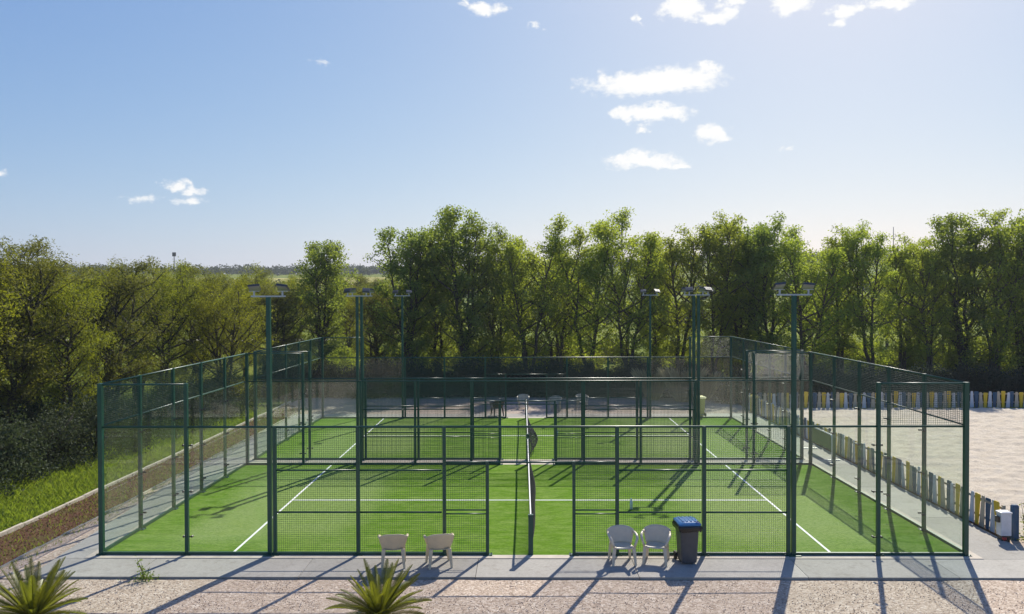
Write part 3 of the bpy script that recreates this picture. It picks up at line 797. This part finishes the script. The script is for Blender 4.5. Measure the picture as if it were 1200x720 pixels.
# row of tall slender trees behind the hedge (11 to 12 m)
POP = [tree_geo(10+k, 11.5, (2.9, 2.7, 3.2, 2.6, 3.1, 2.8)[k], (3, 4, 3, 4, 2, 5)[k], (.12, .08, .16, .10, .14, .06)[k], (27, 21, 27, 21, 40, 17)[k], .15, 40, (.55, .5, .6, .52, .5, .58)[k], .62, (.62, .75, .5, .7, .55, .8)[k], .5, 4, (.4, .5, .35, .3, .45, .55)[k]) for k in range(6)]
POP = [with_mat(g, 'leaf_poplar', 'bark') for g in POP]
DRK = [with_mat(tree_geo(30+k, 11.5, 2.9, (4, 3)[k], .05, (22, 29)[k], .165, 44, .58, .62, .60), 'leaf_dark', 'bark_dark') for k in range(2)]
def ztop(geo):
    v = np.empty(len(geo[1].vertices)*3, np.float32); geo[1].vertices.foreach_get('co', v); return float(np.percentile(v[2::3], 99.7))
ZT = {}
def zt(geo):
    k = geo[1].name
    if k not in ZT: ZT[k] = ztop(geo)
    return ZT[k]
def px_to(xp, yp, Y):      # world X and height seen at a place in the photograph, for a thing standing at depth Y
    d = fw+(xp-600)/956.99*rt2-(yp-360)/956.99*up2; k = (Y-CAM.y)/d.y; return CAM.x+d.x*k, CAM.z+d.z*k
BACK = [(478, 268, 36.5, 'd', 0), (512, 262, 38.5, 'd', 1), (545, 246, 36, 'd', 0), (582, 268, 37.5, 'd', 1), (618, 257, 36.5, 'p', 0), (652, 272, 38, 'p', 1),
        (690, 258, 36.5, 'p', 2), (735, 243, 36, 'p', 3), (768, 276, 38.5, 'p', 0), (797, 268, 36.5, 'p', 1), (838, 252, 36.8, 'p', 2), (872, 262, 38.5, 'd', 0), (902, 256, 36.5, 'd', 1),
        (945, 264, 36, 'p', 3), (985, 268, 38, 'p', 0), (1020, 264, 36.5, 'p', 1), (1058, 278, 38.5, 'p', 2), (1090, 284, 36.5, 'p', 3), (1130, 254, 37, 'd', 0), (1165, 246, 36.5, 'p', 2), (1200, 248, 38, 'd', 1), (1240, 255, 36.5, 'p', 0), (1285, 262, 37.5, 'p', 1)]
ORD = 'first second third fourth fifth sixth seventh eighth ninth tenth eleventh twelfth thirteenth fourteenth fifteenth sixteenth seventeenth eighteenth nineteenth twentieth twenty-first twenty-second twenty-third twenty-fourth twenty-fifth twenty-sixth twenty-seventh twenty-eighth twenty-ninth thirtieth'.split()
LP = {'p': ('slender light green tree, %s in the hedge row from the lone dark tree', 'slender_tree', 'leaf_poplar'), 'd': ('dense darker tree, %s in the hedge row from the lone dark tree', 'dense_tree', 'leaf_dark')}
for i, (xp, yp, Y, k, v) in enumerate(BACK):
    X, Z = px_to(xp, yp, Y); g = POP[(v+i*5) % 6] if k == 'p' else DRK[v]
    plant_tree(LP[k][1], g, X, Y, random.uniform(0, 6.28), (Z+.1)/zt(g), LP[k][0] % ORD[i], 'tree', 'row of trees behind the hedge', None, None, random.uniform(.92, 1.12))

# yellow green trees on the bank
WIL = [with_mat(tree_geo(50+k, 8.0, 3.0, (4, 3, 5)[k], .12, (20, 24, 17)[k], .12, 62, .50, .30, .45, .5, 5, .45), ('leaf_willow', 'leaf_willow', 'leaf_olive')[k], 'bark_dark') for k in range(3)]
BANK = [(-120, 285, 5.5), (-60, 278, 9), (8, 284, 12), (40, 305, 18), (78, 300, 14.5), (128, 299, 18.5), (160, 306, 26), (190, 304, 23), (232, 304, 29), (262, 318, 24), (285, 306, 36), (322, 322, 33), (345, 318, 44), (215, 322, 44), (110, 312, 34), (30, 300, 30), (410, 318, 46), (440, 325, 38)]
for i, (xp, yp, Y) in enumerate(BANK):
    X, Z = px_to(xp, yp+(9 if xp > 20 else 0), Y)
    plant_tree('feathery_tree', WIL[i % 3], X, Y, random.uniform(0, 6.28), (Z-.1)/zt(WIL[i % 3]), 'feathery yellow green tree growing on the bank beside the courts', 'tree', 'yellow green trees on the bank', None, None, random.uniform(.95, 1.15))
X, Z = px_to(376, 282, 37)
plant_tree('dense_tree', DRK[0], X, 37, 1.0, Z/zt(DRK[0]), 'dark tree standing alone between the yellow green bank trees and the row', 'tree', None, None, None, 1.1)
# trees further out over the meadow
FAR = [(200, 318, 75), (250, 322, 88), (300, 318, 80), (350, 322, 95), (400, 318, 70), (430, 322, 84), (460, 326, 66), (150, 316, 90), (90, 314, 80), (40, 312, 90), (520, 330, 70), (600, 335, 85), (690, 330, 78), (780, 335, 90), (860, 330, 80), (950, 325, 88), (1040, 322, 76), (1110, 320, 92), (1180, 318, 85)]
for i, (xp, yp, Y) in enumerate(FAR):
    X, Z = px_to(xp, yp, Y); g = WIL[i % 3] if xp < 480 else POP[i % 4]; h = 8.2 if xp < 480 else 11.75
    plant_tree('meadow_tree', g, X, Y, random.uniform(0, 6.28), (Z-float(hgt(X, Y)))/zt(g), 'round crowned tree out on the meadow beyond the nearer rows', 'tree', 'trees on the meadow', None, None, 1.15)

ROW2 = [(500, 292, 43), (600, 296, 44), (665, 290, 43), (770, 296, 44), (862, 292, 43), (970, 294, 44), (1070, 296, 43), (1105, 292, 45), (1185, 288, 44)]
for i, (xp, yp, Y) in enumerate(ROW2):
    X, Z = px_to(xp, yp, Y)
    plant_tree('slender_tree', POP[(i*5+1) % 6], X, Y, random.uniform(0, 6.28), (Z+.1)/zt(POP[(i*5+1) % 6]), 'lower light green tree standing behind the hedge row trees', 'tree', 'second line of trees behind the hedge row', None, None, 1.12)
# shrubs and hedges
def shrub_geo(seed, rx, ry, h, n, leaf, nst=9, aspect=.5):
    rng = np.random.default_rng(seed); mb = MB(); C = []
    for k in range(nst):
        a = rng.uniform(0, 6.28); q = rng.uniform(.2, .8); p = np.array([math.cos(a)*rx*q, math.sin(a)*ry*q, h*rng.uniform(.5, .9)])
        mb.tube([(0.1*math.cos(a), .1*math.sin(a), -.2), p*np.array([.45, .45, .55]), p], [.03, .02, .006], 4)
    m = max(30, n//45)
    d = rng.normal(size=(m, 3)); d[:, 2] = np.abs(d[:, 2]); d /= np.linalg.norm(d, axis=1)[:, None]; rad = rng.uniform(.35, 1.0, m)**.5
    C = d*rad[:, None]*np.array([rx, ry, h*.92])*rng.uniform(.82, 1.1, (m, 1)); C[:, 2] = np.maximum(C[:, 2], .15)
    idx = rng.integers(0, m, n); P = C[idx]+rng.normal(size=(n, 3))*np.array([.16, .16, .14])*(h/1.8)**.5; P[:, 2] = np.maximum(P[:, 2], .03)
    V, F = leaf_quads(rng, P, leaf, aspect, -.1)
    return mb.mesh('stems', True), np_mesh('foliage', V, F)
def shrub(name, geo, x, y, rz, sc, label, cat, group, z=None):
    t = empty(name, (x, y, float(hgt(x, y)) if z is None else z), rz); t.scale = sc if hasattr(sc, '__len__') else (sc,)*3
    tag(t, label, cat, group); obj('stems', geo[0], None, t); obj('foliage', geo[1], None, t); return t
SH = [with_mat(shrub_geo(70+k, 1.5, 1.6, 1.9, 7000, .10), 'leaf_shrub', 'bark_dark') for k in range(2)]
for i, (x, y, s) in enumerate([(-17.6, 2.0, 1.), (-17.2, 4.6, 1.15), (-17.4, 7.2, 1.2), (-17.0, 9.6, 1.05), (-16.6, 12.2, 1.25), (-16.2, 15.0, 1.1), (-16.0, 18, 1.2), (-15.8, 21, 1.1), (-15.8, 24, 1.2), (-19.6, 5.5, 1.2), (-20, 9, 1.2), (-20, 13, 1.2), (-20, 17, 1.2)]):
    shrub('dark_shrub', SH[i % 2], x, y, random.uniform(0, 6), s, f'dark glossy shrub, {ORD[i]} along the bank kerb from the gravel yard' if i < 9 else 'dark glossy shrub in the second line behind the bank shrubs', 'shrub', 'dark shrubs along the grassy bank')
BU = [with_mat(shrub_geo(90+k, 1.9, 1.6, 2.2, 5000, .17, 9, .5), 'leaf_bush', 'bark') for k in range(2)]
for i in range(26):
    shrub('meadow_bush', BU[i % 2], -16+i*2.35+random.uniform(-.6, .6), random.uniform(46, 62), random.uniform(0, 6), random.uniform(.7, 1.15), 'bright yellow green bush on the meadow under the hedge row trees', 'bush', 'bushes under the trees')
UN = [with_mat(shrub_geo(95+k, 1.7, 1.5, 3.0, 5200, .16, 9, .6), 'leaf_poplar', 'bark') for k in range(2)]
q = 0
for x in (-13.5, -10.5, -8.2, -3.0, .6, 3.4, 7.6, 12.0, 14.6, 18.5, 20.6, 24.5, 26.8, 28.6, 31.2, 33.0):
    shrub('sapling_bush', UN[q % 2], x+random.uniform(-.4, .4), random.uniform(38.5, 41.5), random.uniform(0, 6), (1, 1, random.uniform(.75, 1.15)), 'leafy mid green bush filling in between the hedge row trunks', 'bush', 'bushes between the trunks'); q += 1
HG = [with_mat(shrub_geo(80+k, 1.4, 1.0, 2.25, 9000, .13, 9, .34), 'leaf_hedge', 'bark_dark') for k in range(3)]
x = -15.
k = 0; q = 0
while x < 11.5:
    shrub('hedge_bush', HG[k % 3], x, 30.3+random.uniform(-.25, .25), random.choice([0, math.pi])+random.uniform(-.1, .1), (1, 1, random.uniform(.92, 1.1)), f'dark hedge bush, {ORD[q]} from the bank end of the rear yard hedge', 'hedge', 'hedge bushes behind the rear yard', -.05); q += 1
    x += 1.35; k += 1
x = 12.2; q = 0
while x < 40:
    shrub('hedge_bush', HG[k % 3], x, 27.0+random.uniform(-.25, .25)+(x-12)*.03, random.choice([0, math.pi])+random.uniform(-.1, .1), (1, 1, random.uniform(.86, 1.02)), f'dark hedge bush behind the board fence, {ORD[q]} from the fence corner', 'hedge', 'hedge bushes behind the board fence', -.05); q += 1
    x += 1.4; k += 1

# tuft of dry ornamental grass, and weeds
def blades(rng, n, rad, h, w, lean=.5, cx=0, cy=0, z0=0, box=None, zfn=None):
    if box is None:
        a = rng.uniform(0, 6.28, n); q = rad*np.sqrt(rng.uniform(0, 1, n)); B = np.stack([cx+q*np.cos(a), cy+q*np.sin(a), np.full(n, z0)], -1)
    else:
        B = np.stack([rng.uniform(box[0], box[1], n), rng.uniform(box[2], box[3], n), np.zeros(n)], -1); B[:, 2] = zfn(B[:, 0], B[:, 1]) if zfn else z0; a = rng.uniform(0, 6.28, n)
    H = h*rng.uniform(.5, 1.2, n); d = np.stack([np.cos(a)*lean*rng.uniform(.2, 1.3, n)*H, np.sin(a)*lean*rng.uniform(.2, 1.3, n)*H, H], -1)
    b = rng.uniform(0, 6.28, n); s = np.stack([np.cos(b), np.sin(b), np.zeros(n)], -1)*w
    V = np.stack([B-s, B+s, B+d*.55*np.array([.7, .7, 1.15])+s*.7, B+d], 1).reshape(-1, 3)
    return V, np.arange(4*n).reshape(n, 4)
rng = np.random.default_rng(5)
for i, (x, y, s) in enumerate([(8.9, 27.6, 1.), (7.4, 28.6, .9), (10.3, 28.4, .85)]):
    V, F = blades(rng, 900, .35, 1.7*s, .012, .55)
    o = obj('ornamental_grass', np_mesh('ornamental_grass', V, F), 'straw', None, (x, y, -.05)); tag(o, 'tuft of tall straw coloured ornamental grass before the hedge', 'ornamental grass', 'dry grass tufts')
V, F = blades(rng, 46000, 0, .17, .010, .7, box=(-17.5, -13.5, -4, 26), zfn=lambda a, b: hgt(a, b)-.01)
tag(obj('bank_grass', np_mesh('bank_grass', V, F), 'grass_blade'), 'bright green grass on the bank beyond the kerb', 'grass', kind='stuff')
n = 6500
P = np.stack([rng.uniform(-13.34, -11.86, n), rng.uniform(-1.5, 25, n), rng.uniform(-.035, .005, n)], -1)
V, F = leaf_quads(rng, P, .05, .6, .0)
tag(obj('leaf_litter', np_mesh('leaf_litter', V, F), 'dead_leaf'), 'fallen brown leaves scattered over the soil bed', 'leaf litter', kind='stuff')
V, F = blades(rng, 5000, 0, .08, .006, .7, box=(-13.3, -11.5, -1.5, 25), z0=-.03)
tag(obj('sparse_weeds', np_mesh('sparse_weeds', V, F), 'grass_blade'), 'sparse weeds sprouting from the soil bed', 'weeds', kind='stuff')

def weed(x, y, label, h, n, seed, z=-.04):
    rg = np.random.default_rng(seed); t = empty('weed_plant', (x, y, z)); tag(t, label, 'plant')
    mb = MB(); C = []
    for k in range(n):
        a = rg.uniform(0, 6.28); hh = h*rg.uniform(.5, 1); p = np.array([math.cos(a)*.18*hh/h, math.sin(a)*.18*hh/h, hh]); mb.tube([(0, 0, -.03), p*.55, p], [.008, .006, .003], 4)
        for q in range(14): C.append(p*rg.uniform(.2, 1.05)+rg.normal(size=3)*.03)
    for q in range(120): C.append(np.array([rg.normal()*.14, rg.normal()*.09, abs(rg.normal())*.05+.02]))
    C = np.array(C); C[:, 2] = np.maximum(C[:, 2], .01); V, F = leaf_quads(rg, C, .065, .4, -.2)
    obj('stems', mb.mesh('stems'), 'bark', t); obj('foliage', np_mesh('foliage', V, F), 'grass_blade', t)
weed(-8.25, -1.62, 'scraggly green weed sprouting at the concrete apron edge', .45, 6, 1)
weed(12.2, 1.2, 'leafy plant growing beside the thick blue post', 1.0, 14, 2)
weed(12.7, 1.8, 'tall leafy plant on the sand edge behind the blue post', 1.1, 12, 3)

# cycad palms in the gravel: every frond is a part
def frond_mesh(seed, L, arch):
    rg = random.Random(seed); mb = MB(); n = 50; pts = []
    for k in range(13):
        u = k/12; pts.append(Vector((L*u*math.cos(arch*u*.8), 0, L*(u*.25-arch*.42*u*u))))
    mb.tube(pts, [.011*(1-.85*k/12)+.002 for k in range(13)], 4, False)
    for i in range(n):
        u = .1+.9*i/(n-1); k = min(int(u*12), 11); p = pts[k]+(pts[k+1]-pts[k])*(u*12-k) if u < 1 else pts[12]
        ln = L*.14*(math.sin(math.pi*min(1, .12+.86*u))**.6)*rg.uniform(.85, 1.1); w = .0090
        for s in (-1, 1):
            t = (pts[min(k+1, 12)]-pts[k]).normalized(); d = (t*.75+Vector((0, s*.72, .32))).normalized(); e = p+d*ln; side = t*w
            b = len(mb.v); mb.v += [tuple(p-side), tuple(p+side), tuple(p+d*ln*.55+side*.9), tuple(e), tuple(p+d*ln*.55-side*.9)]
            mb.f.append((b, b+1, b+2, b+3, b+4))
    return mb.mesh('frond')
FR = [frond_mesh(k, 1.22, a) for k, a in enumerate((.25, .42, .62))]
for m_ in FR: m_.materials.append(MAT['palm_leaf'])
def cycad(x, y, label, sc, seed):
    rg = random.Random(seed); t = empty('cycad_palm', (x, y, -.05), 0, sc); tag(t, label, 'palm', 'cycad palms in the gravel')
    rs = []
    for k in range(9):
        z = -.05+.045*k; rr = .15*(1-.04*k)+(.02 if k % 2 else 0); rs.append([(rr*math.cos(6.283*j/10), rr*math.sin(6.283*j/10), z) for j in range(10)])
    obj('trunk', MB().loft(rs).mesh('trunk'), 'bark', t)
    N = 58
    for i in range(N):
        u = i/N; el = R(68-54*u+rg.uniform(-6, 6)); az = i*2.39996+rg.uniform(-.12, .12)
        obj('frond', FR[0 if u < .35 else (1 if u < .7 else 2)], None, t, (.06*math.cos(az), .06*math.sin(az), .30), (rg.uniform(-.25, .25), -el+R(10), az), rg.uniform(.85, 1.08))
cycad(-2.80, -4.15, 'cycad palm in the gravel in front of the cream armchairs', .82, 1)
cycad(-9.05, -4.3, 'cycad palm in the gravel off the bank end of the apron', .84, 2)

# loose stones over the gravel
n = 14000
P = np.stack([rng.uniform(-13, 13, n), rng.uniform(-5.2, -1.56, n), np.full(n, -.045)], -1); s = rng.uniform(.006, .015, n)[:, None]
O = np.array([(1, 0, 0), (0, 1, 0), (-1, 0, 0), (0, -1, 0), (0, 0, .7), (0, 0, -.7)], float)
V = (P[:, None, :]+O[None]*s[:, None]*rng.uniform(.6, 1.3, (n, 6, 1))).reshape(-1, 3)
F = (np.arange(n)[:, None, None]*6+np.array([(0, 1, 4), (1, 2, 4), (2, 3, 4), (3, 0, 4), (1, 0, 5), (2, 1, 5), (3, 2, 5), (0, 3, 5)])[None]).reshape(-1, 3)
tag(obj('loose_gravel', np_mesh('loose_gravel', V, F), 'pebble'), 'loose pinkish stones lying over the gravel yard', 'gravel', kind='stuff')

# ---------------------------------------------------------------- far country
def field(name, pts, mat):
    V = []; nx = 16
    (x0, x1, y0, y1) = pts
    tag(sheet(name, x0, x1, y0, y1, .25, mat, 8, hgt), kind='structure')
field('crop_field', (-150, -70, 300, 420), 'crop_field')
field('far_field', (-260, -160, 330, 420), 'crop_field')
field('farm_track', (-80, -25, 88, 92), 'pale_track')

def wood(name, seed, n, xr, yr, hh, label):
    rg = np.random.default_rng(seed); X = rg.uniform(*xr, n); Y = rg.uniform(*yr, n); Z = hgt(X, Y); H = rg.uniform(.5, 1.15, n)*hh
    per = 70; idx = np.repeat(np.arange(n), per); d = rg.normal(size=(n*per, 3)); d /= np.linalg.norm(d, axis=1)[:, None]; d *= rg.uniform(.4, 1, (n*per, 1))
    P = np.stack([X[idx], Y[idx], Z[idx]+H[idx]*.55], -1)+d*np.stack([H[idx]*.55, H[idx]*.55, H[idx]*.5], -1)
    P[:, 2] = np.maximum(P[:, 2], Z[idx])
    V, F = leaf_quads(rg, P, hh*.22, .8, 0)
    tag(obj(name, np_mesh(name, V, F), 'far_leaf'), label, 'wood', kind='stuff')
wood('hill_wood', 1, 1100, (-420, 420), (470, 640), 6.0, 'far wood along the crest of the hills')
wood('field_hedgerow', 2, 260, (-330, 330), (255, 300), 5.0, 'far hedgerow of trees across the fields')
wood('meadow_thicket', 3, 260, (-140, 160), (118, 175), 4.0, 'thicket of bushes beyond the meadow trees')

def far_mast(xp, yp, Y, label, head):
    X, Z = px_to(xp, yp, Y); z0 = float(hgt(X, Y)); t = empty('distant_mast', (X, Y, z0)); tag(t, label, 'mast')
    obj('pole', MB().tube([(0, 0, -.5), (0, 0, Z-z0)], [.26, .16], 6).mesh('pole'), 'dark_fitting', t)
    if head: obj('lamp_frame', MB().box(-.75, .75, -.2, .2, Z-z0-1.7, Z-z0).mesh('lamp_frame'), 'dark_fitting', t)
far_mast(204, 296, 330, 'distant mast with a dark lamp frame above the far fields', True)
far_mast(1047, 266, 420, 'thin distant mast rising over the far hill', False)

# thin summer air over the whole place
def haze():
    m = bpy.data.materials.new('haze_air'); m.use_nodes = True; n, l = m.node_tree.nodes, m.node_tree.links; n.clear()
    out = n.new('ShaderNodeOutputMaterial'); v = n.new('ShaderNodeVolumePrincipled')
    v.inputs['Color'].default_value = (.86, .92, 1, 1); v.inputs['Density'].default_value = .00028; v.inputs['Anisotropy'].default_value = .2
    l.new(v.outputs[0], out.inputs['Volume']); MAT['haze_air'] = m
    tag(obj('haze', MB().box(-1600, 1600, -70, 3100, -3, 75).mesh('haze'), 'haze_air'), 'pale thin haze in the air over the far country', 'haze', kind='stuff')
haze()
